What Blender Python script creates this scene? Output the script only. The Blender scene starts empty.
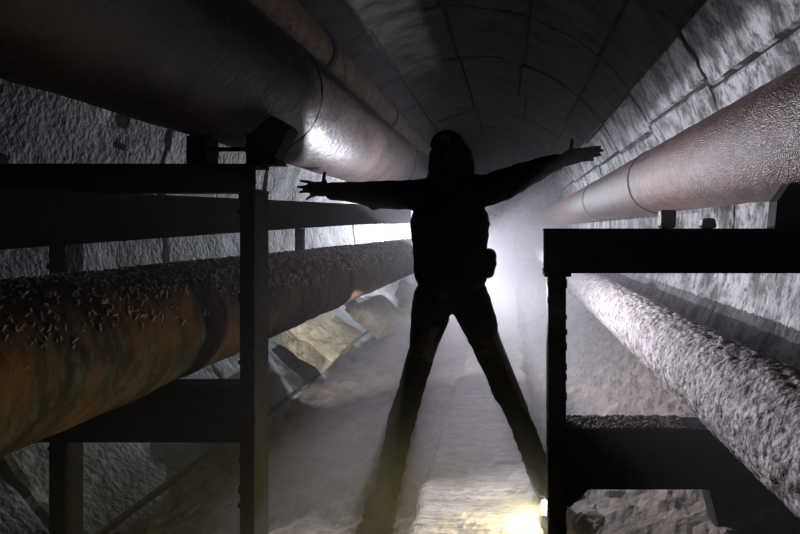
import bpy, bmesh, math, random
from math import sin, cos, pi, radians
from mathutils import Vector, Matrix, noise
random.seed(7)
C = bpy.context.scene.collection
F = 500.0; VX, VY = 509.0, 230.0; ZC = 1.25
def at(px, py, d): return Vector(((px-VX)/F*d, d, ZC-(py-VY)/F*d))
# ------------------------------------------------------------ materials
def mat(name, c1, c2, scale=4, c3=None, rough=.8, spec=.3, bump=.4, bscale=30, stretch=(1,1,1), metal=0.0, detail=8, lo=.38, hi=.62,
        fine=None, rr=None):
    m = bpy.data.materials.new(name); m.use_nodes = True
    nt = m.node_tree; N = nt.nodes; L = nt.links
    b = N['Principled BSDF']
    tc = N.new('ShaderNodeTexCoord'); mp = N.new('ShaderNodeMapping'); mp.inputs['Scale'].default_value = stretch
    L.new(tc.outputs['Object'], mp.inputs[0])
    n1 = N.new('ShaderNodeTexNoise'); n1.inputs['Scale'].default_value = scale; n1.inputs['Detail'].default_value = detail
    n1.inputs['Roughness'].default_value = .65
    L.new(mp.outputs[0], n1.inputs['Vector'])
    r = N.new('ShaderNodeValToRGB'); L.new(n1.outputs['Fac'], r.inputs[0])
    r.color_ramp.elements[0].position = lo; r.color_ramp.elements[0].color = (*c1, 1)
    r.color_ramp.elements[1].position = hi; r.color_ramp.elements[1].color = (*c2, 1)
    out = r.outputs[0]
    if c3:
        n3 = N.new('ShaderNodeTexNoise'); n3.inputs['Scale'].default_value = scale*3.1; n3.inputs['Detail'].default_value = 10
        n3.inputs['Roughness'].default_value = .7
        L.new(mp.outputs[0], n3.inputs['Vector'])
        r3 = N.new('ShaderNodeValToRGB'); L.new(n3.outputs['Fac'], r3.inputs[0])
        r3.color_ramp.elements[0].position = .5; r3.color_ramp.elements[1].position = .62
        mx = N.new('ShaderNodeMix'); mx.data_type = 'RGBA'
        L.new(r3.outputs[0], mx.inputs[0]); L.new(out, mx.inputs[6]); mx.inputs[7].default_value = (*c3, 1)
        out = mx.outputs[2]
    L.new(out, b.inputs['Base Color'])
    b.inputs['Roughness'].default_value = rough; b.inputs['Specular IOR Level'].default_value = spec; b.inputs['Metallic'].default_value = metal
    n2 = N.new('ShaderNodeTexNoise'); n2.inputs['Scale'].default_value = bscale; n2.inputs['Detail'].default_value = 8
    L.new(mp.outputs[0], n2.inputs['Vector'])
    bp = N.new('ShaderNodeBump'); bp.inputs['Strength'].default_value = bump; bp.inputs['Distance'].default_value = .02
    L.new(n2.outputs['Fac'], bp.inputs['Height'])
    last = bp
    if fine:
        n4 = N.new('ShaderNodeTexVoronoi'); n4.inputs['Scale'].default_value = fine[0]
        L.new(tc.outputs['Object'], n4.inputs['Vector'])
        bp2 = N.new('ShaderNodeBump'); bp2.inputs['Strength'].default_value = fine[1]; bp2.inputs['Distance'].default_value = .004
        L.new(n4.outputs['Distance'], bp2.inputs['Height']); L.new(bp.outputs[0], bp2.inputs['Normal']); last = bp2
    L.new(last.outputs[0], b.inputs['Normal'])
    return m
def plain(name, c, rough=.6, spec=.3, metal=0, em=None, es=0):
    m = bpy.data.materials.new(name); m.use_nodes = True
    b = m.node_tree.nodes['Principled BSDF']
    b.inputs['Base Color'].default_value = (*c, 1); b.inputs['Roughness'].default_value = rough
    b.inputs['Specular IOR Level'].default_value = spec; b.inputs['Metallic'].default_value = metal
    if em: b.inputs['Emission Color'].default_value = (*em, 1); b.inputs['Emission Strength'].default_value = es
    return m
M_wall = mat('lining_concrete', (.03,.028,.025), (.36,.36,.37), 3.4, (.05,.045,.035), rough=.7, spec=.4, bump=1.0, bscale=30, lo=.40, hi=.56, stretch=(.9,1.5,.9))
M_ceil = mat('shaded_sooty_concrete', (.006,.0055,.004), (.055,.052,.04), 3.4, (.03,.027,.02), rough=.75, spec=.3, bump=1.0, bscale=38, lo=.40, hi=.60, stretch=(.8,1.9,.8))  # stained crown, also darkened in colour to deepen the shade above the lamp
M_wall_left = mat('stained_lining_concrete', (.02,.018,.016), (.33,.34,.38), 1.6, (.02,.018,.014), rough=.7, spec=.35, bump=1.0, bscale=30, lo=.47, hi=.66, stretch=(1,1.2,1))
M_joint = mat('joint_grime', (.012,.011,.01), (.04,.035,.03), 8)
M_walk = mat('walkway_concrete', (.15,.13,.11), (.28,.25,.22), 6, (.09,.075,.06), rough=.75, spec=.5, bump=1.0, bscale=12, stretch=(.6,2.2,1))
M_dirt = mat('dirt', (.05,.04,.032), (.17,.14,.115), 7, (.09,.07,.05), rough=.9, spec=.3, bump=1.0, bscale=25)
M_rust = mat('rusty_pipe', (.018,.013,.010), (.17,.075,.022), 5, (.07,.065,.055), rough=.75, spec=.2, bump=.6, bscale=18, lo=.42, hi=.68, stretch=(.8,1.8,.8))
M_crust = mat('crusted_insulation', (.20,.165,.16), (.46,.42,.42), 14, (.045,.035,.032), rough=.75, spec=.5, bump=.8, bscale=45)
M_plum = mat('wet_brown_paint', (.05,.022,.013), (.10,.05,.036), 6, (.14,.10,.095), rough=.36, spec=.6, bump=.3, bscale=80, fine=(150,1.0))
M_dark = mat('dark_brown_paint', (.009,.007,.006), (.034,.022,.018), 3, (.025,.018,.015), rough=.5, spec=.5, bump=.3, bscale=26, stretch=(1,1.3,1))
M_tan = mat('tan_rust_paint', (.15,.10,.06), (.30,.22,.14), 5, (.09,.055,.035), rough=.6, spec=.4, bump=.4, bscale=18)
M_steel = mat('blackened_steel', (.006,.005,.0045), (.018,.014,.011), 8, rough=.7, spec=.15, bump=.3, bscale=30)
M_band = plain('dark_band', (.02,.018,.016), .6)
M_chip = mat('pale_block', (.35,.34,.33), (.55,.54,.53), 20, rough=.8)
M_flake = mat('pale_flakes', (.16,.13,.11), (.42,.38,.36), 30, rough=.7)
M_cloth = mat('black_cloth', (.004,.004,.004), (.007,.007,.007), 12, rough=.9, spec=.08, bump=.3, bscale=40)
M_cloth2 = mat('black_trouser_cloth', (.004,.004,.004), (.007,.0065,.006), 12, rough=.9, spec=.08, bump=.3, bscale=40)
M_skin = plain('glove_skin', (.012,.008,.006), .6, .2)
M_black = plain('black_rubber', (.006,.006,.006), .6, .2)
M_glass = plain('lens_glass', (.1,.1,.1), .1, .6)
M_lens = plain('lit_lens', (.9,.9,.7), .3, .3, 0, (1,.93,.55), 160)
M_lens2 = plain('lit_lamp_lens', (.9,.9,.9), .3, .3, 0, (.86,.86,1), 30)
# ------------------------------------------------------------ helpers
def link(name, bm, m, parent=None, smooth=False):
    me = bpy.data.meshes.new(name); bm.to_mesh(me); bm.free(); me.materials.append(m)
    if smooth:
        for p in me.polygons: p.use_smooth = True
    o = bpy.data.objects.new(name, me); C.objects.link(o)
    if parent is not None:
        o.parent = parent; o.matrix_parent_inverse = Matrix.Translation(parent.location).inverted()
    return o
def tag(o, label=None, cat=None, group=None, kind=None):
    if label: o['label'] = label
    if cat: o['category'] = cat
    if group: o['group'] = group
    if kind: o['kind'] = kind
    return o
def thing(name, loc, label, cat, group=None):
    o = bpy.data.objects.new(name, None); C.objects.link(o); o.location = loc; o.empty_display_size = .1
    return tag(o, label, cat, group)
def box(bm, x0, x1, y0, y1, z0, z1, bev=.004):
    g = bmesh.ops.create_cube(bm, size=1)
    for v in g['verts']:
        v.co = Vector(((x0+x1)/2+v.co.x*(x1-x0), (y0+y1)/2+v.co.y*(y1-y0), (z0+z1)/2+v.co.z*(z1-z0)))
    if bev:
        es = list({e for v in g['verts'] for e in v.link_edges})
        bmesh.ops.bevel(bm, geom=es, offset=bev, segments=1, affect='EDGES')
def prism(bm, pts, y0, y1):
    a = [bm.verts.new((x, y0, z)) for x, z in pts]; b = [bm.verts.new((x, y1, z)) for x, z in pts]
    n = len(pts); bm.faces.new(a); bm.faces.new(b[::-1])
    for i in range(n): bm.faces.new((a[i], b[i], b[(i+1) % n], a[(i+1) % n]))
    bmesh.ops.recalc_face_normals(bm, faces=bm.faces[:])
def tube(bm, pts, rads, seg=14, sq=(1, 1), up=None):
    """closed tapering tube along pts with rounded ends; sq squashes in (side, up)"""
    P = [Vector(p) for p in pts]; R = list(rads)
    d0 = (P[0]-P[1]).normalized(); d1 = (P[-1]-P[-2]).normalized()
    PP, RR = [], []
    for k in (1.0, .8, .45): PP.append(P[0]+d0*R[0]*k*.95); RR.append(R[0]*math.sqrt(max(0, 1-k*k))+.0005)
    PP += P; RR += R
    for k in (.45, .8, 1.0): PP.append(P[-1]+d1*R[-1]*k*.95); RR.append(R[-1]*math.sqrt(max(0, 1-k*k))+.0005)
    rings = []
    for i, p in enumerate(PP):
        t = (PP[min(i+1, len(PP)-1)]-PP[max(i-1, 0)]).normalized()
        u = Vector(up) if up else (Vector((0, 1, 0)) if abs(t.y) < .8 else Vector((0, 0, 1)))
        s = t.cross(u).normalized(); u = s.cross(t).normalized()
        rings.append([bm.verts.new(p+s*cos(2*pi*k/seg)*RR[i]*sq[0]+u*sin(2*pi*k/seg)*RR[i]*sq[1]) for k in range(seg)])
    for a, b in zip(rings, rings[1:]):
        for k in range(seg): bm.faces.new((a[k], a[(k+1) % seg], b[(k+1) % seg], b[k]))
    bm.faces.new(rings[0][::-1]); bm.faces.new(rings[-1])
def ell(bm, c, r, seg=20):
    g = bmesh.ops.create_uvsphere(bm, u_segments=seg, v_segments=seg//2+2, radius=1)
    for v in g['verts']: v.co = Vector((c[0]+v.co.x*r[0], c[1]+v.co.y*r[1], c[2]+v.co.z*r[2]))
def cyl(bm, p0, p1, r0, r1=None, seg=24):
    p0, p1 = Vector(p0), Vector(p1); r1 = r0 if r1 is None else r1
    t = (p1-p0).normalized(); s = t.orthogonal().normalized(); u = t.cross(s)
    a = [bm.verts.new(p0+(s*cos(2*pi*k/seg)+u*sin(2*pi*k/seg))*r0) for k in range(seg)]
    b = [bm.verts.new(p1+(s*cos(2*pi*k/seg)+u*sin(2*pi*k/seg))*r1) for k in range(seg)]
    for k in range(seg): bm.faces.new((a[k], a[(k+1) % seg], b[(k+1) % seg], b[k]))
    bm.faces.new(a[::-1]); bm.faces.new(b)
def remesh(o, vox, wr=0.0, wscale=8.0, sm=4):
    md = o.modifiers.new('r', 'REMESH'); md.mode = 'VOXEL'; md.voxel_size = vox; md.use_smooth_shade = True
    s = o.modifiers.new('s', 'SMOOTH'); s.iterations = sm; s.factor = .5
    bpy.context.view_layer.update()
    dg = bpy.context.evaluated_depsgraph_get()
    me = bpy.data.meshes.new_from_object(o.evaluated_get(dg)); o.modifiers.clear()
    m = o.data.materials[0]; o.data = me
    if not me.materials: me.materials.append(m)
    if wr:
        ns = [v.normal.copy() for v in me.vertices]
        for v, n in zip(me.vertices, ns):
            q = v.co*wscale
            v.co += n*wr*(1-2*abs(noise.noise(Vector((q.x, q.y*1.0, q.z*1.8)))))
    for p in me.polygons: p.use_smooth = True
# ------------------------------------------------------------ tunnel lining
TX, TZ, TR = -.42, 1.44, 1.95
rings_y = [.6+1.4*i for i in range(-1, 25)]
joint_a = [24, 36, 49, 72, 95, 118, 141, 164, 207, 228, -38]
def jit(ri, a): return a+2.2*noise.noise(Vector((ri*2.3+.4, round(a/23)*3.1, 7.7)))*(2.0 if abs(a-24) < 12 else 1.2)
def lining(name, a0, a1, m=None):
    """curved lining of cast blocks between angles a0..a1 (degrees)"""
    Y1 = 31.0
    ys = set(); 
    y = -.8
    while y < 12: ys.add(round(y, 3)); y += .07
    while y < Y1: ys.add(round(y, 3)); y += .2
    gy = .018
    for ry in rings_y:
        for k in (-2.0, -1, 0, 1, 2.0): ys.add(round(ry+gy*k, 3))
    ys = sorted(v for v in ys if -.8 <= v <= Y1)
    as_ = set(); a = a0
    while a <= a1: as_.add(round(a, 3)); a += .55
    as_.add(a1); ga = math.degrees(gy/TR)
    as_ = sorted(as_)
    bm = bmesh.new(); grid = []
    for y in ys:
        row = []
        ri = sum(1 for r in rings_y if r < y-.001); dr = min(abs(y-r) for r in rings_y)
        for a in as_:
            jj = jit(ri, a); ai = sum(1 for j in joint_a if j < jj-.01); da = min(abs(jj-j) for j in joint_a)*pi/180*TR
            q = Vector((cos(radians(a))*TR, y, sin(radians(a))*TR))
            edge_n = .012*noise.noise(q*9)
            g = min(dr, da*1.25)+edge_n*.8
            depth = max(0, 1-g/.022)*.05
            blk = noise.noise(Vector((ri*3.7+.3, ai*5.1+.7, .5)))*.028
            rr = TR+depth+blk*(1 if min(dr, da) > .004 else 0)+.018*noise.fractal(q*2.6, .8, 2.1, 4)
            row.append(bm.verts.new((TX+cos(radians(a))*rr, y, TZ+sin(radians(a))*rr)))
        grid.append(row)
    for r0, r1 in zip(grid, grid[1:]):
        for k in range(len(as_)-1): bm.faces.new((r0[k], r1[k], r1[k+1], r0[k+1]))
    bm.faces.ensure_lookup_table()
    o = link(name, bm, m or M_wall); tag(o, kind='structure'); o.data.materials.append(M_joint)
    for f in o.data.polygons:
        c = f.center; a = math.degrees(math.atan2(c.z-TZ, c.x-TX)); dr = min(abs(c.y-r) for r in rings_y)
        a = a+360 if a < a0-5 else a; a = jit(sum(1 for r in rings_y if r < c.y), a)
        da = min(min(abs(a-j), abs(a+360-j)) for j in joint_a)*pi/180*TR*1.3
        if min(dr, da)+.02*noise.noise(c*7) < .019: f.material_index = 1
    return o
w = lining('wall_right', -60, 36); tag(w, 'right side of the curved tunnel lining in cast concrete blocks', 'tunnel wall')
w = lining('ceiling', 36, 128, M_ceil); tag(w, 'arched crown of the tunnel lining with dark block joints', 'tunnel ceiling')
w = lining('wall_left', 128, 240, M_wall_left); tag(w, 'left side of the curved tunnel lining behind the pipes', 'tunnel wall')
bm = bmesh.new(); cyl(bm, (TX, 31, TZ), (TX, 31.3, TZ), 2.1, seg=48)
tag(link('wall_far', bm, M_wall), 'far concrete bulkhead closing the tunnel', 'tunnel wall', kind='structure')
bm = bmesh.new(); cyl(bm, (TX, -.85, TZ), (TX, -1.0, TZ), 2.1, seg=48)
tag(link('wall_back', bm, M_wall), 'tunnel end behind the viewpoint', 'tunnel wall', kind='structure')
# floor fill (rough dirt)
def sheet(name, x0, x1, y0, y1, nx, ny, fz, m):
    bm = bmesh.new(); g = []
    for j in range(ny+1):
        y = y0+(y1-y0)*(j/ny)**1.6
        g.append([bm.verts.new((x0+(x1-x0)*i/nx, y, fz(x0+(x1-x0)*i/nx, y))) for i in range(nx+1)])
    for a, b in zip(g, g[1:]):
        for i in range(nx): bm.faces.new((a[i], a[i+1], b[i+1], b[i]))
    return link(name, bm, m, smooth=False)
FL = -.12
def fz(x, y):
    q = Vector((x, y, 0)); e = max(0, abs(x-TX)-.75)*(1 if x < 0 else .0)+4.2*max(0, x-.25)
    return FL+.035*noise.fractal(q*2.2, .8, 2.1, 3)+.03*noise.fractal(q*11, .8, 2.1, 3)+.10*e
fl = sheet('floor', -1.9, 1.3, -.7, 31, 130, 420, fz, M_dirt); tag(fl, 'rough dirt floor on both sides of the walkway', 'floor', kind='structure')
# walkway slab
def walk():
    bm = bmesh.new(); xs = [-.43+.58*i/34 for i in range(35)]; g = []
    ny = 520
    for j in range(ny+1):
        y = -.5+31.3*(j/ny)**1.7
        lw = .035*noise.fractal(Vector((1.7, y*3.0, 0)), .7, 2.1, 4); rw = .03*noise.fractal(Vector((9.7, y*3.0, 0)), .7, 2.1, 4)
        row = [bm.verts.new((-.45+lw, y, -.2))]
        for i, x in enumerate(xs):
            t = i/34; xx = x+lw*(1-t)+rw*t
            z = .0+.010*noise.fractal(Vector((xx*3.0, y*9, 0)), .8, 2.1, 4)+.006*noise.noise(Vector((xx*30, y*45, 0)))
            if i in (0, 34): z -= .03
            if i in (1, 33): z -= .008
            row.append(bm.verts.new((xx, y, z)))
        row.append(bm.verts.new((.17+rw, y, -.2))); g.append(row)
    for a, b in zip(g, g[1:]):
        for i in range(len(a)-1): bm.faces.new((a[i], a[i+1], b[i+1], b[i]))
    bm.faces.new(g[0][::-1]); bm.faces.new(g[-1])
    o = link('walkway', bm, M_walk); o['kind'] = 'structure'
    tag(o, 'pale rough concrete walkway running down the middle of the tunnel', 'walkway')
walk()
# ------------------------------------------------------------ pipes
def pipe_mesh(cx, cz, r, y0, y1, amp, sc, seg=96, dy=.03, str_=(1, 1, 1), thr=None):
    bm = bmesh.new(); ys = []; y = y0
    while y < y1: ys.append(y); y += dy*(1 if y < 5 else (2.5 if y < 10 else 8))
    ys.append(y1); g = []
    for y in ys:
        row = []
        for k in range(seg):
            a = 2*pi*k/seg; n = Vector((cos(a), 0, sin(a)))
            q = Vector((cos(a)*r*str_[0], y*str_[1], sin(a)*r*str_[2]))*sc
            d = amp*noise.fractal(q, .8, 2.1, 4) if amp else 0
            if thr: d += thr*max(0, noise.noise(q*1.9+Vector((5, 5, 5)))-.15)
            row.append(bm.verts.new(Vector((cx, y, cz))+n*(r+d)))
        g.append(row)
    for a, b in zip(g, g[1:]):
        for k in range(seg): bm.faces.new((a[k], a[(k+1) % seg], b[(k+1) % seg], b[k]))
    bm.faces.new(g[0][::-1]); bm.faces.new(g[-1])
    bmesh.ops.recalc_face_normals(bm, faces=bm.faces[:])
    return bm
def band(parent, name, cx, cz, r, y, w, m, t=.008):
    bm = bmesh.new(); seg = 72; g = []
    for yy, rr in ((y-w/2, r-.01), (y-w/2, r+t), (y+w/2, r+t), (y+w/2, r-.01)):
        g.append([bm.verts.new((cx+cos(2*pi*k/seg)*rr, yy, cz+sin(2*pi*k/seg)*rr)) for k in range(seg)])
    for i in range(4):
        a, b = g[i], g[(i+1) % 4]
        for k in range(seg): bm.faces.new((a[k], a[(k+1) % seg], b[(k+1) % seg], b[k]))
    bmesh.ops.recalc_face_normals(bm, faces=bm.faces[:])
    return link(name, bm, m, parent, smooth=False)
UR = (1.236, 1.652, .262); LR = (.82, .668, .166); UL = (-1.136, 1.882, .281); LL = (-1.352, .888, .226); SM = (-1.194, 2.344, .133)
def pipe(name, P, label, m, amp, sc, **k):
    t = thing(name, (P[0], 0, P[1]), label, 'pipe')
    o = link('pipe_body', pipe_mesh(*P, -.6, 28, amp, sc, **k), m, t, smooth=True)
    return t
p = pipe('steam_pipe', UR, 'wide wet reddish-brown pipe resting high on the right steel frame', M_plum, .004, 5)
band(p, 'joint_band', *UR, 4.1, .025, M_band, .007); band(p, 'joint_band', *UR, 6.6, .025, M_band, .007)
p = pipe('insulated_pipe', LR, 'thick pipe with pale crumbling crust, low on the right', M_crust, .007, 30, seg=150, dy=.012, thr=-.012)
band(p, 'collar', *LR, 5.6, .08, M_crust, .03)
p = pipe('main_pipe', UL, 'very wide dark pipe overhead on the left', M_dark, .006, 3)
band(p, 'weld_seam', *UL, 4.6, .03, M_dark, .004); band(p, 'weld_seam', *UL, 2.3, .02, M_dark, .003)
p = pipe('rusty_pipe', LL, 'rust-orange flaking pipe, low on the left behind the dark post', M_rust, .008, 7, seg=128, dy=.02)
band(p, 'weld_seam', *LL, 3.6, .03, M_rust, .006)
bm = bmesh.new()
for i in range(8000):                         # curled paint flakes lying on the upper half of the pipe
    y = .7+7.0*random.random()**1.3; a = radians(random.triangular(8, 150, 62)); s = random.uniform(.002, .0065)*(.3+y*.4)
    if noise.noise(Vector((a*3, y*3.5, 2))) < -.05 and random.random() < .6: continue
    n = Vector((cos(a), 0, sin(a))); t = Vector((-sin(a), 0, cos(a))); b = Vector((0, 1, 0))
    th = random.gauss(.7, .5); u = (t*cos(th)+b*sin(th)); v = n.cross(u)
    c = Vector((LL[0], y, LL[1]))+n*(LL[2]+.003); l = s*random.uniform(1, 2.2); h = s*random.uniform(.3, 1.0)
    q = [c-u*l-v*s*.4, c+u*l-v*s*.5+n*h, c+u*l*.8+v*s*.5+n*h, c-u*l+v*s*.4]
    vs = [bm.verts.new(k) for k in q]+[bm.verts.new(k-n*.004) for k in q]
    for f in ((0, 1, 2, 3), (7, 6, 5, 4), (0, 4, 5, 1), (1, 5, 6, 2), (2, 6, 7, 3), (3, 7, 4, 0)): bm.faces.new([vs[k] for k in f])
o = link('paint_flakes', bm, M_flake, p); tag(o, 'pale curled paint flakes', kind='stuff')
p = pipe('slim_pipe', SM, 'slim tan pipe running above the very wide dark pipe', M_tan, .003, 6, seg=64)
for y in (3.05, 4.75, 6.9): band(p, 'collar', *SM, y, .05, M_band, .012)
for y in (2.5, 4.75, 7.0):
    pass
# ------------------------------------------------------------ steel frames
def ibeam(x0, x1, y0, y1, z0, z1, t=.012):   # channel: web and two flanges, along x
    bm = bmesh.new()
    box(bm, x0, x1, y0, y0+t, z0, z1, .003); box(bm, x0+.001, x1-.001, y0+.001, y1, z1-t, z1-.0005, .003); box(bm, x0+.001, x1-.001, y0+.001, y1, z0+.0005, z0+t, .003)
    return bm
def post(x0, x1, y0, y1, z0, z1, t=.01):
    bm = bmesh.new()
    box(bm, x0, x0+t, y0, y1, z0, z1, .003); box(bm, x1-t, x1, y0, y1, z0, z1, .003); box(bm, x0, x1, y0, y0+t, z0+.001, z1-.001, .003)
    n = int((z1-z0)/.06)
    for i in range(n):                         # rusted, lumpy edge
        z = z0+(z1-z0)*(i+random.random()*.6)/n; s = random.choice((x0, x1)); e = random.uniform(.002, .005)
        box(bm, s-e, s+e, y0-.002, y0+.012, z, z+random.uniform(.01, .035), .001)
    return bm
def right_frame(y, label, near=True):
    t = thing('pipe_support_frame', (.6, y, 0), label, 'steel frame')
    link('crossbeam', ibeam(.131, 1.49, y, y+.11, 1.085, 1.256), M_steel, t)
    link('post', post(.149, .218, y+.005, y+.105, -.16, 1.086), M_steel, t)
    bm = bmesh.new(); box(bm, .134, .237, y-.004, y+.108, 1.072, 1.086, .002); link('cap_plate', bm, M_steel, t)
    link('lower_crossbeam', ibeam(.218, 1.17, y, y+.13, .262, .492), M_steel, t)
    bm = bmesh.new(); prism(bm, [(.218, .27), (.218, .19), (.235, .185), (.315, .262), (.315, .28)], y+.02, y+.03); link('gusset_plate', bm, M_steel, t)
    bm = bmesh.new(); prism(bm, [(.765, .262), (1.10, .262), (1.05, .10), (.93, .0), (.84, -.06)], y+.01, y+.12); link('footing', bm, M_steel, t)
    bm = bmesh.new(); prism(bm, [(1.02, 1.256), (1.49, 1.256), (1.49, 1.52), (1.40, 1.43), (1.30, 1.395), (1.18, 1.393), (1.08, 1.43), (1.03, 1.36)], y+.02, y+.08)
    link('saddle', bm, M_steel, t)
    if near:
        bm = bmesh.new(); n = 900                  # dirt crust piled on the lower beam
        for i in range(n):
            x = random.uniform(.225, .68); yy = y+random.uniform(-.002, .125); r = random.uniform(.003, .010)
            g = bmesh.ops.create_icosphere(bm, subdivisions=1, radius=r)
            for v in g['verts']: v.co = Vector((x, yy, .494+random.uniform(0, .004)))+Vector((v.co.x*1.5, v.co.y, v.co.z*.8))
        o = link('dirt_crust', bm, M_dirt, t); tag(o, 'crumbled dirt lying on the lower beam', kind='stuff')
    return t
right_frame(1.9, 'black steel frame in the right foreground carrying both right pipes')
right_frame(13.0, 'hazy farther steel frame under the right pipes', False)
def blk(x0, x1, y0, y1, z0, z1, label):
    bm = bmesh.new(); box(bm, x0, x1, y0, y1, z0, z1, .006)
    for v in bm.verts: v.co += Vector((noise.noise(v.co*31), noise.noise(v.co*37), noise.noise(v.co*41)*.3))*.008
    return tag(link('concrete_chip', bm, M_chip), label, 'chip')
# bracket tabs on the beam
blk(.583, .642, 1.915, 1.96, 1.2565, 1.328, 'taller pale chip standing on the right frame top beam')
blk(.742, .795, 1.915, 1.955, 1.2565, 1.296, 'small low pale chip on the right frame top beam')
def left_frame(y, label, near=True):
    t = thing('pipe_support_frame', (-1.4, y, 0), label, 'steel frame')
    link('crossbeam', ibeam(-2.25, -.966, y, y+.12, 1.395, 1.503), M_steel, t)
    link('post', post(-1.022, -.968, y-.004, y+.115, -.18, 1.396), M_steel, t)
    if near: link('outer_post', post(-1.76, -1.70, y+.01, y+.10, -.05, 1.396), M_steel, t)
    if near: link('lower_crossbeam', ibeam(-2.0, -1.02, y+.002, y+.12, .44, .650), M_steel, t)
    bm = bmesh.new(); prism(bm, [(-1.01, 1.503), (-.885, 1.503), (-.90, 1.53), (-.842, 1.64), (-.86, 1.66), (-.91, 1.69), (-.96, 1.65), (-1.01, 1.615)], y+.02, y+.10); link('saddle', bm, M_steel, t)
    bm = bmesh.new(); box(bm, -1.235, -1.16, y+.01, y+.10, 1.503, 1.612, .004); link('pipe_shoe', bm, M_steel, t)
    bm = bmesh.new(); box(bm, -1.19, -1.0, y+.04, y+.06, 1.557, 1.572, .002); link('tie_bar', bm, M_steel, t)
    return t
left_frame(1.9, 'black steel frame in the left foreground under the very wide pipe')
left_frame(9.9, 'far steel frame of the left pipes, deep in the mist behind the standing person', False)
# single outer stanchion and the long side rail
t = thing('prop', (-1.53, 3.66, .95), 'short dark prop standing on the rusty pipe just beneath the spread hand', 'post')
link('upright', post(-1.56, -1.505, 3.64, 3.69, 1.03, 1.262), M_steel, t)
bm = bmesh.new(); box(bm, -1.57, -1.495, 3.63, 3.70, 1.018, 1.03, .003); link('base_plate', bm, M_steel, t)
bm = bmesh.new()
A = [(-1.70, .9, 1.262), (-1.655, 1.7, 1.290), (-1.60, 3.2, 1.345), (-1.50, 4.8, 1.40), (-1.36, 6.8, 1.445)]
rows = []
for x, y, z in A:
    rows.append([bm.verts.new((x+dx, y, z+dz)) for dx, dz in ((-.03, -.1), (.03, -.1), (.03, .1), (-.03, .1))])
for a, b in zip(rows, rows[1:]):
    for k in range(4): bm.faces.new((a[k], a[(k+1) % 4], b[(k+1) % 4], b[k]))
bm.faces.new(rows[0][::-1]); bm.faces.new(rows[-1]); bmesh.ops.recalc_face_normals(bm, faces=bm.faces[:])
tag(link('side_rail', bm, M_steel), 'long dark plank rail between the two left pipes, under the outstretched arm', 'rail')
# hangers for the slim pipe
for y, lab in ((2.9, 'nearer steel stay propping the slim pipe on the wide dark pipe'), (6.0, 'farther steel stay under the slim tan pipe')):
    bm = bmesh.new(); tube(bm, [(-1.15, y, 2.14), (-1.19, y, 2.23)], [.022, .022], 10)
    tag(link('pipe_stay', bm, M_steel), lab, 'bracket')
# broken slabs by the left invert
M_slab = mat('yellowed_concrete', (.20,.17,.10), (.36,.31,.19), 6, (.12,.10,.06), rough=.85, bump=.7)
def slab(c, s, rot, label):
    bm = bmesh.new(); bmesh.ops.create_cube(bm, size=1)
    bmesh.ops.subdivide_edges(bm, edges=bm.edges[:], cuts=5, use_grid_fill=True)
    R = Matrix.Rotation(radians(rot[2]), 3, 'Z')@Matrix.Rotation(radians(rot[1]), 3, 'Y')@Matrix.Rotation(radians(rot[0]), 3, 'X')
    for v in bm.verts:
        q = Vector((v.co.x*s[0], v.co.y*s[1], v.co.z*s[2])); q += Vector((noise.noise(q*7+Vector(c)), noise.noise(q*8), noise.noise(q*9)))*.035
        v.co = R@q+Vector(c)
    return tag(link('concrete_slab', bm, M_slab), label, 'slab')
slab((-1.70, 4.6, .27), (.46, 1.0, .12), (2, 36, 3), 'broken tilted concrete slab under the rusty pipe, nearest one')
slab((-1.50, 5.8, .27), (.5, .8, .16), (-6, 36, -12), 'second broken slab, behind the nearest tilted one')
slab((-1.30, 7.0, .30), (.5, .6, .2), (10, 18, 20), 'small broken slab just left of the standing person, farthest one')
# rocks on the right floor
def rock(c, r, label, m=None):
    bm = bmesh.new(); bmesh.ops.create_icosphere(bm, subdivisions=3, radius=1)
    for v in bm.verts:
        n = v.co.copy(); k = 1+.35*noise.noise(n*1.6+Vector(c)*5)+.12*noise.noise(n*4)
        v.co = Vector((n.x*r[0], n.y*r[1], n.z*r[2]))*k+Vector(c)
    return tag(link('rock', bm, m or M_dirt), label, 'rock')
rock((.36, 2.25, -.07), (.08, .07, .05), 'lump of rubble right of the near post, under the lower beam')
rock((.56, 2.45, -.05), (.11, .08, .06), 'wide lump of rubble under the crusted pipe')
rock((.50, 2.12, -.09), (.05, .05, .035), 'small stone on the dirt below the lower beam')
rock((.30, 2.9, -.07), (.07, .06, .05), 'stone beside the walkway edge behind the near post')
# ------------------------------------------------------------ torch on the floor
tp = Vector((.225, 2.2, .05))
t = thing('torch', tp, 'lit torch lying on the walkway behind the near right post', 'torch')
ax = Vector((-1, -.5, -.06)).normalized()
bm = bmesh.new(); cyl(bm, tp+ax*.02, tp-ax*.12, .018); link('handle', bm, M_black, t, True)
bm = bmesh.new(); cyl(bm, tp+ax*.07, tp+ax*.02, .034, .02); link('head', bm, M_black, t, True)
bm = bmesh.new(); cyl(bm, tp+ax*.072, tp+ax*.076, .031); link('lens', bm, M_lens, t, False)
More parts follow.
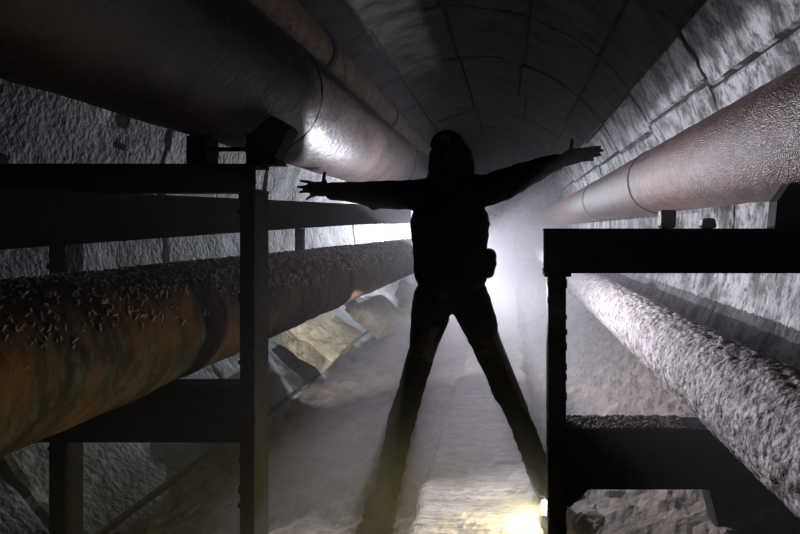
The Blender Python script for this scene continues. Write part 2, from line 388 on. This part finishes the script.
# ------------------------------------------------------------ hidden work lamp down the tunnel
LP = at(442, 268, 3.4)
t = thing('work_lamp', (at(400, 431, 3.4).x, LP.y, -.12), 'work lamp with added hood and light shields on a leaning stand, hidden behind the standing person', 'lamp')
bm = bmesh.new(); f0 = at(400, 431, 3.4); cyl(bm, f0+Vector((0, 0, -.03)), f0+Vector((0, 0, .02)), .07); link('base', bm, M_black, t)
bm = bmesh.new(); tube(bm, [f0, at(425, 345, 3.4), at(436, 300, 3.4), LP+Vector((-.03, 0, -.05))], [.012]*4, 10); link('stand', bm, M_black, t, True)
bm = bmesh.new(); cyl(bm, LP+Vector((0, 0, -.075)), LP+Vector((0, 0, -.03)), .03); link('lamp_socket', bm, M_black, t)
bm = bmesh.new()                                # unseen curved hood, added over the bulb to shade the tunnel crown
seg = 14; a1 = 100; ri, ro = .10, .105; g = []
for y in (LP.y-.4, LP.y+.6):
    a0 = 38.5-13*(y-LP.y)
    g.append([[bm.verts.new((LP.x+cos(radians(a0+(a1-a0)*k/seg))*r, y, LP.z+sin(radians(a0+(a1-a0)*k/seg))*r)) for k in range(seg+1)] for r in (ri, ro)])
for r in (0, 1):
    for k in range(seg): bm.faces.new((g[0][r][k], g[0][r][k+1], g[1][r][k+1], g[1][r][k]))
for k in range(seg):
    for s in (0, 1): bm.faces.new((g[s][0][k], g[s][0][k+1], g[s][1][k+1], g[s][1][k]))
for k in (0, seg): bm.faces.new((g[0][0][k], g[0][1][k], g[1][1][k], g[1][0][k]))
bmesh.ops.recalc_face_normals(bm, faces=bm.faces[:]); link('hood', bm, M_steel, t)
def added_shield(az0, az1, z0, z1):                   # unseen curved leaf, added to block lamp light towards the left
    bm = bmesh.new(); seg = 10; g = []
    for r_ in (.115, .12):
        for z in (z0, z1):
            g.append([bm.verts.new((LP.x-sin(radians(az0+(az1-az0)*k/seg))*r_, LP.y-cos(radians(az0+(az1-az0)*k/seg))*r_, LP.z+z)) for k in range(seg+1)])
    for a, b in ((0, 1), (1, 3), (3, 2), (2, 0)):
        for k in range(seg): bm.faces.new((g[a][k], g[a][k+1], g[b][k+1], g[b][k]))
    for k in (0, seg): bm.faces.new((g[0][k], g[1][k], g[3][k], g[2][k]))
    bmesh.ops.recalc_face_normals(bm, faces=bm.faces[:]); link('added_side_shield', bm, M_steel, t)
added_shield(2, 19.2, -.062, .27); added_shield(19, 48, -.062, .068); added_shield(30, 112, -.135, -.055); added_shield(47.5, 112, -.062, .085); added_shield(111.5, 178, -.030, .085)
bm = bmesh.new(); cyl(bm, LP+Vector((0, 0, -.075)), LP+Vector((0, 0, -.068)), .06); link('added_light_pan', bm, M_steel, t)  # unseen plate, added to keep the lamp from lighting the floor below
LB = at(424, 221, 9.0)
t = thing('work_lamp', (LB.x, LB.y, 1.1), 'small work lamp with an added hood on top of the rusty pipe, hidden behind the standing person', 'lamp')
bm = bmesh.new(); cyl(bm, (LB.x, LB.y, 1.06), (LB.x, LB.y, 1.13), .07); link('base', bm, M_black, t)
bm = bmesh.new(); cyl(bm, (LB.x, LB.y, 1.13), (LB.x, LB.y, LB.z-.06), .015); cyl(bm, (LB.x, LB.y, LB.z-.06), (LB.x, LB.y, LB.z-.03), .03); link('stand', bm, M_black, t)
bm = bmesh.new(); seg = 14; g = []  # unseen hood, added to keep this lamp's light off the crown
for y, b0 in ((LB.y-.5, 20), (LB.y+.3, 17)):
    g.append([[bm.verts.new((LB.x+cos(radians(b0+(118-b0)*k/seg))*r, y, LB.z+sin(radians(b0+(118-b0)*k/seg))*r)) for k in range(seg+1)] for r in (.10, .105)])
for r in (0, 1):
    for k in range(seg): bm.faces.new((g[0][r][k], g[0][r][k+1], g[1][r][k+1], g[1][r][k]))
for k in range(seg):
    for q in (0, 1): bm.faces.new((g[q][0][k], g[q][0][k+1], g[q][1][k+1], g[q][1][k]))
for k in (0, seg): bm.faces.new((g[0][0][k], g[0][1][k], g[1][1][k], g[1][0][k]))
bmesh.ops.recalc_face_normals(bm, faces=bm.faces[:]); link('hood', bm, M_steel, t)
# ------------------------------------------------------------ person
D = 2.5
def pp(px, py, dy=0.0): return at(px, py, D)+Vector((0, dy, 0))
S = D/F     # metres per pixel
per = thing('person', pp(450, 480), 'person in dark hooded clothes, arms outstretched, legs spread on the walkway', 'person')
bm = bmesh.new()
ell(bm, pp(449, 155, 0), (.078, .095, .108)); ell(bm, pp(449, 166, -.02), (.062, .075, .075))     # skull, jaw
ell(bm, pp(449, 158.5, -.10), (.013, .02, .022)); ell(bm, pp(449, 153, -.088), (.03, .012, .008)); ell(bm, pp(449, 166, -.088), (.024, .012, .009))
for s in (-1, 1): ell(bm, pp(449+s*16, 158, .005), (.012, .022, .032)); ell(bm, pp(449+s*6.5, 157, -.083), (.015, .01, .01))
tube(bm, [pp(449, 170, .01), pp(450, 182, .015)], [.06, .065])
tube(bm, [pp(450, 185, .01), pp(450, 215, .01), pp(451, 250, .01), pp(452, 285, .01)], [.13, .145, .13, .14], sq=(1, .7))
tube(bm, [pp(450, 187), pp(415, 191), pp(375, 194), pp(335, 191), pp(327, 190)], [.06, .058, .043, .03, .027])
tube(bm, [pp(450, 187), pp(490, 186), pp(525, 174), pp(556, 163), pp(563, 160)], [.06, .058, .043, .032, .029])
tube(bm, [pp(438, 290), pp(424, 345), pp(405, 410), pp(390, 485)], [.09, .07, .052, .04]); tube(bm, [pp(466, 290), pp(488, 345), pp(518, 410), pp(536, 468)], [.09, .07, .052, .04])
# image-left hand
tube(bm, [pp(329, 190), pp(322, 189), pp(315, 189)], [.032, .040, .037], sq=(1, .42))
for pts, r in ((((317, 184), (309, 182), (301, 181)), .0085), (((315, 187.5), (307, 187), (298.5, 187)), .009), (((315, 191), (308, 191.6), (300.5, 192)), .0085),
               (((317, 194), (312, 196.5), (307, 199)), .008), (((326, 185), (324.5, 179), (325, 173)), .0105)):
    tube(bm, [pp(*pts[0], 0), pp(*pts[1], -.012), pp(*pts[2], -.004)], [r*1.15, r, r*.82], 10)
# image-right hand
tube(bm, [pp(562, 161), pp(571, 157), pp(580, 155)], [.033, .041, .038], sq=(1, .42))
for pts, r in ((((579, 150), (589, 148.5), (600, 147)), .009), (((581, 153), (592, 152), (603, 150.5)), .009), (((580, 157), (590, 156.5), (600, 155)), .009),
               (((577, 160.5), (585, 160.5), (593, 160)), .008), (((570, 154), (571, 147), (572, 140)), .0105)):
    tube(bm, [pp(*pts[0], 0), pp(*pts[1], -.012), pp(*pts[2], -.002)], [r*1.15, r, r*.82], 10)
body = link('body', bm, M_skin, per); remesh(body, .005, sm=2)
# jacket
bm = bmesh.new()
tube(bm, [pp(450, 209, .01), pp(450, 214, .01), pp(450, 224, .01), pp(450, 245, .01), pp(451, 262, .01), pp(451, 270, .01)], [.17, .19, .197, .185, .188, .186], sq=(1, .62), seg=28)
tube(bm, [pp(424, 192), pp(450, 188), pp(478, 188)], [.064, .075, .067])
tube(bm, [pp(440, 196), pp(410, 195), pp(374, 194.5), pp(350, 192), pp(333, 190.7)], [.085, .072, .064, .054, .045], seg=18)
tube(bm, [pp(460, 194), pp(490, 189.5), pp(503, 184.5), pp(527, 174), pp(550, 164.5), pp(556, 162.5)], [.085, .076, .077, .062, .044, .040], seg=18)
tube(bm, [pp(371, 203), pp(374, 206)], [.025, .02]); tube(bm, [pp(480, 262, -.0), pp(488, 265, 0)], [.05, .045])
jk = link('jacket', bm, M_cloth, per); remesh(jk, .009, .006, 9, sm=3)
bm = bmesh.new()   # hood
tube(bm, [pp(451, 178, .03), pp(451, 166, .02), pp(449, 152, .02), pp(447, 143, .02)], [.112, .116, .104, .072], seg=24)
hd = link('hood', bm, M_cloth, per); remesh(hd, .009, .004, 11)
bm = bmesh.new(); ell(bm, pp(448, 144, 0), (.084, .105, .064)); tube(bm, [pp(434, 148, -.06), pp(447, 147, -.11), pp(461, 149, -.06)], [.012, .014, .012])
cp = link('cap', bm, M_cloth2, per); remesh(cp, .007, .002)
bm = bmesh.new(); box(bm, *[v for v in (pp(448,0).x-.022, pp(448,0).x+.022)], D-.155, D-.115, pp(0,145.5).z, pp(0,139).z, .006); hl = link('headlamp', bm, M_black, per)
bm = bmesh.new(); c = pp(448, 142.3, -.155); cyl(bm, c, c+Vector((0, -.006, 0)), .011); link('headlamp_lens', bm, M_glass, hl)
# hip pouch
bm = bmesh.new(); tube(bm, [pp(489, 256, .0), pp(488, 272, .0)], [.042, .036], sq=(.9, .9), seg=16); o = link('hip_pouch', bm, M_cloth2, per); remesh(o, .008, .002)
# trousers
bm = bmesh.new()
tube(bm, [pp(451, 262, .01), pp(452, 275, .01), pp(453, 286, .01)], [.178, .178, .15], sq=(1, .62), seg=28)
tube(bm, [pp(433.5, 296, .01), pp(429.5, 318, .01), pp(423, 349, .005), pp(411, 390, -.01), pp(402.5, 418, -.0), pp(393, 460, .01), pp(387, 492, .02)], [.098, .092, .065, .060, .066, .062, .058], seg=20)
tube(bm, [pp(468, 296, .01), pp(477, 318, .01), pp(488, 349, .005), pp(505, 390, -.01), pp(519, 418, -.0), pp(531, 450, .01), pp(536, 468, .02)], [.098, .092, .067, .060, .056, .056, .054], seg=20)
tr = link('trousers', bm, M_cloth2, per); remesh(tr, .009, .006, 9, sm=2)
# boots
for (ax_, az_, tx_, lab) in ((387, 494, 376, 'l'), (537, 470, 545, 'r')):
    a = pp(ax_, az_, .02); zb = fz(a.x, a.y)+.03 if lab == 'l' else .012
    bm = bmesh.new(); tube(bm, [Vector((a.x, a.y, a.z+.06)), Vector((a.x, a.y+.01, zb+.05))], [.05, .052])
    sx = -.03 if lab == 'l' else .03
    tube(bm, [Vector((a.x, a.y+.03, zb+.045)), Vector((a.x+sx*.6, a.y-.10, zb+.04)), Vector((a.x+sx, a.y-.19, zb+.035))], [.045, .045, .038], sq=(1, .9))
    b = link('boot', bm, M_black, per); remesh(b, .008)
    bm = bmesh.new(); tube(bm, [Vector((a.x, a.y+.04, zb+.004)), Vector((a.x+sx*.6, a.y-.10, zb+.004)), Vector((a.x+sx, a.y-.20, zb+.004))], [.047, .05, .042], sq=(1, .3), up=(0, 0, 1))
    link('sole', bm, M_black, b, True)
# ------------------------------------------------------------ fog
bm = bmesh.new(); bmesh.ops.create_cube(bm, size=1)
for v in bm.verts: v.co = Vector((-.42+v.co.x*4.2, 15+v.co.y*31.4, 1.45+v.co.z*4.1))
fm = bpy.data.materials.new('fog'); fm.use_nodes = True; nt = fm.node_tree; N = nt.nodes; L = nt.links
N.remove(N['Principled BSDF']); vs = N.new('ShaderNodeVolumeScatter'); vs.inputs['Color'].default_value = (.96, .90, .96, 1); vs.inputs['Anisotropy'].default_value = .35
L.new(vs.outputs[0], N['Material Output'].inputs['Volume'])
tc = N.new('ShaderNodeTexCoord'); sp = N.new('ShaderNodeSeparateXYZ'); L.new(tc.outputs['Object'], sp.inputs[0])
mr = N.new('ShaderNodeMapRange'); mr.inputs['From Min'].default_value = -.1; mr.inputs['From Max'].default_value = 1.6
mr.inputs['To Min'].default_value = 1.0; mr.inputs['To Max'].default_value = .12; L.new(sp.outputs['Z'], mr.inputs['Value'])
nz = N.new('ShaderNodeTexNoise'); nz.inputs['Scale'].default_value = 1.3; nz.inputs['Detail'].default_value = 3; L.new(tc.outputs['Object'], nz.inputs['Vector'])
m2 = N.new('ShaderNodeMapRange'); m2.inputs['From Min'].default_value = .3; m2.inputs['From Max'].default_value = .7; m2.inputs['To Min'].default_value = .55; m2.inputs['To Max'].default_value = 1.35
L.new(nz.outputs['Fac'], m2.inputs['Value'])
mu = N.new('ShaderNodeMath'); mu.operation = 'MULTIPLY'; L.new(mr.outputs[0], mu.inputs[0]); L.new(m2.outputs[0], mu.inputs[1])
mv = N.new('ShaderNodeMath'); mv.operation = 'MULTIPLY'; L.new(mu.outputs[0], mv.inputs[0]); mv.inputs[1].default_value = .16
mg = N.new('ShaderNodeMapRange'); mg.inputs['From Min'].default_value = 0; mg.inputs['From Max'].default_value = .4
mg.inputs['To Min'].default_value = .28; mg.inputs['To Max'].default_value = 0; L.new(sp.outputs['Z'], mg.inputs['Value'])
mh = N.new('ShaderNodeMath'); mh.operation = 'MULTIPLY'; L.new(mg.outputs[0], mh.inputs[0]); L.new(m2.outputs[0], mh.inputs[1])
ma = N.new('ShaderNodeMath'); ma.operation = 'ADD'; L.new(mv.outputs[0], ma.inputs[0]); L.new(mh.outputs[0], ma.inputs[1])
my = N.new('ShaderNodeMapRange'); my.inputs['From Min'].default_value = .7; my.inputs['From Max'].default_value = 2.7
my.inputs['To Min'].default_value = .05; my.inputs['To Max'].default_value = 1; L.new(sp.outputs['Y'], my.inputs['Value'])
mz = N.new('ShaderNodeMath'); mz.operation = 'MULTIPLY'; L.new(ma.outputs[0], mz.inputs[0]); L.new(my.outputs[0], mz.inputs[1])
L.new(mz.outputs[0], vs.inputs['Density'])
fog = link('fog', bm, fm); tag(fog, 'pale mist filling the tunnel', 'fog', kind='stuff')
# ------------------------------------------------------------ lights
def light(name, typ, loc, e, col, r, **k):
    l = bpy.data.lights.new(name, typ); l.energy = e; l.color = col; l.shadow_soft_size = r
    for a, b in k.items(): setattr(l, a, b)
    o = bpy.data.objects.new(name, l); C.objects.link(o); o.location = loc; return o
light('work_lamp_light', 'POINT', LP, 250, (.9, .88, 1.0), .003)
light('work_lamp_light', 'POINT', LB, 900, (.84, .88, 1.0), .012)
o = light('torch_light', 'SPOT', tp+ax*.085, 42, (1, .88, .34), .02, spot_size=radians(105), spot_blend=1.0)
o.rotation_euler = Vector(ax).to_track_quat('-Z', 'Y').to_euler()
w = bpy.data.worlds.new('w'); bpy.context.scene.world = w; w.use_nodes = True
w.node_tree.nodes['Background'].inputs[0].default_value = (0, 0, 0, 1)
# ------------------------------------------------------------ camera
cam = bpy.data.cameras.new('camera'); co = bpy.data.objects.new('camera', cam); C.objects.link(co)
co.location = (0, 0, ZC); co.rotation_euler = (pi/2, 0, 0); cam.sensor_width = 36; cam.lens = F/800*36
cam.shift_x = (400-VX)/800; cam.shift_y = -(267-VY)/800; cam.clip_start = .02
sc = bpy.context.scene; sc.camera = co
sc.view_settings.view_transform = 'Standard'; sc.view_settings.look = 'None'; sc.view_settings.gamma = 1; sc.view_settings.exposure = 0
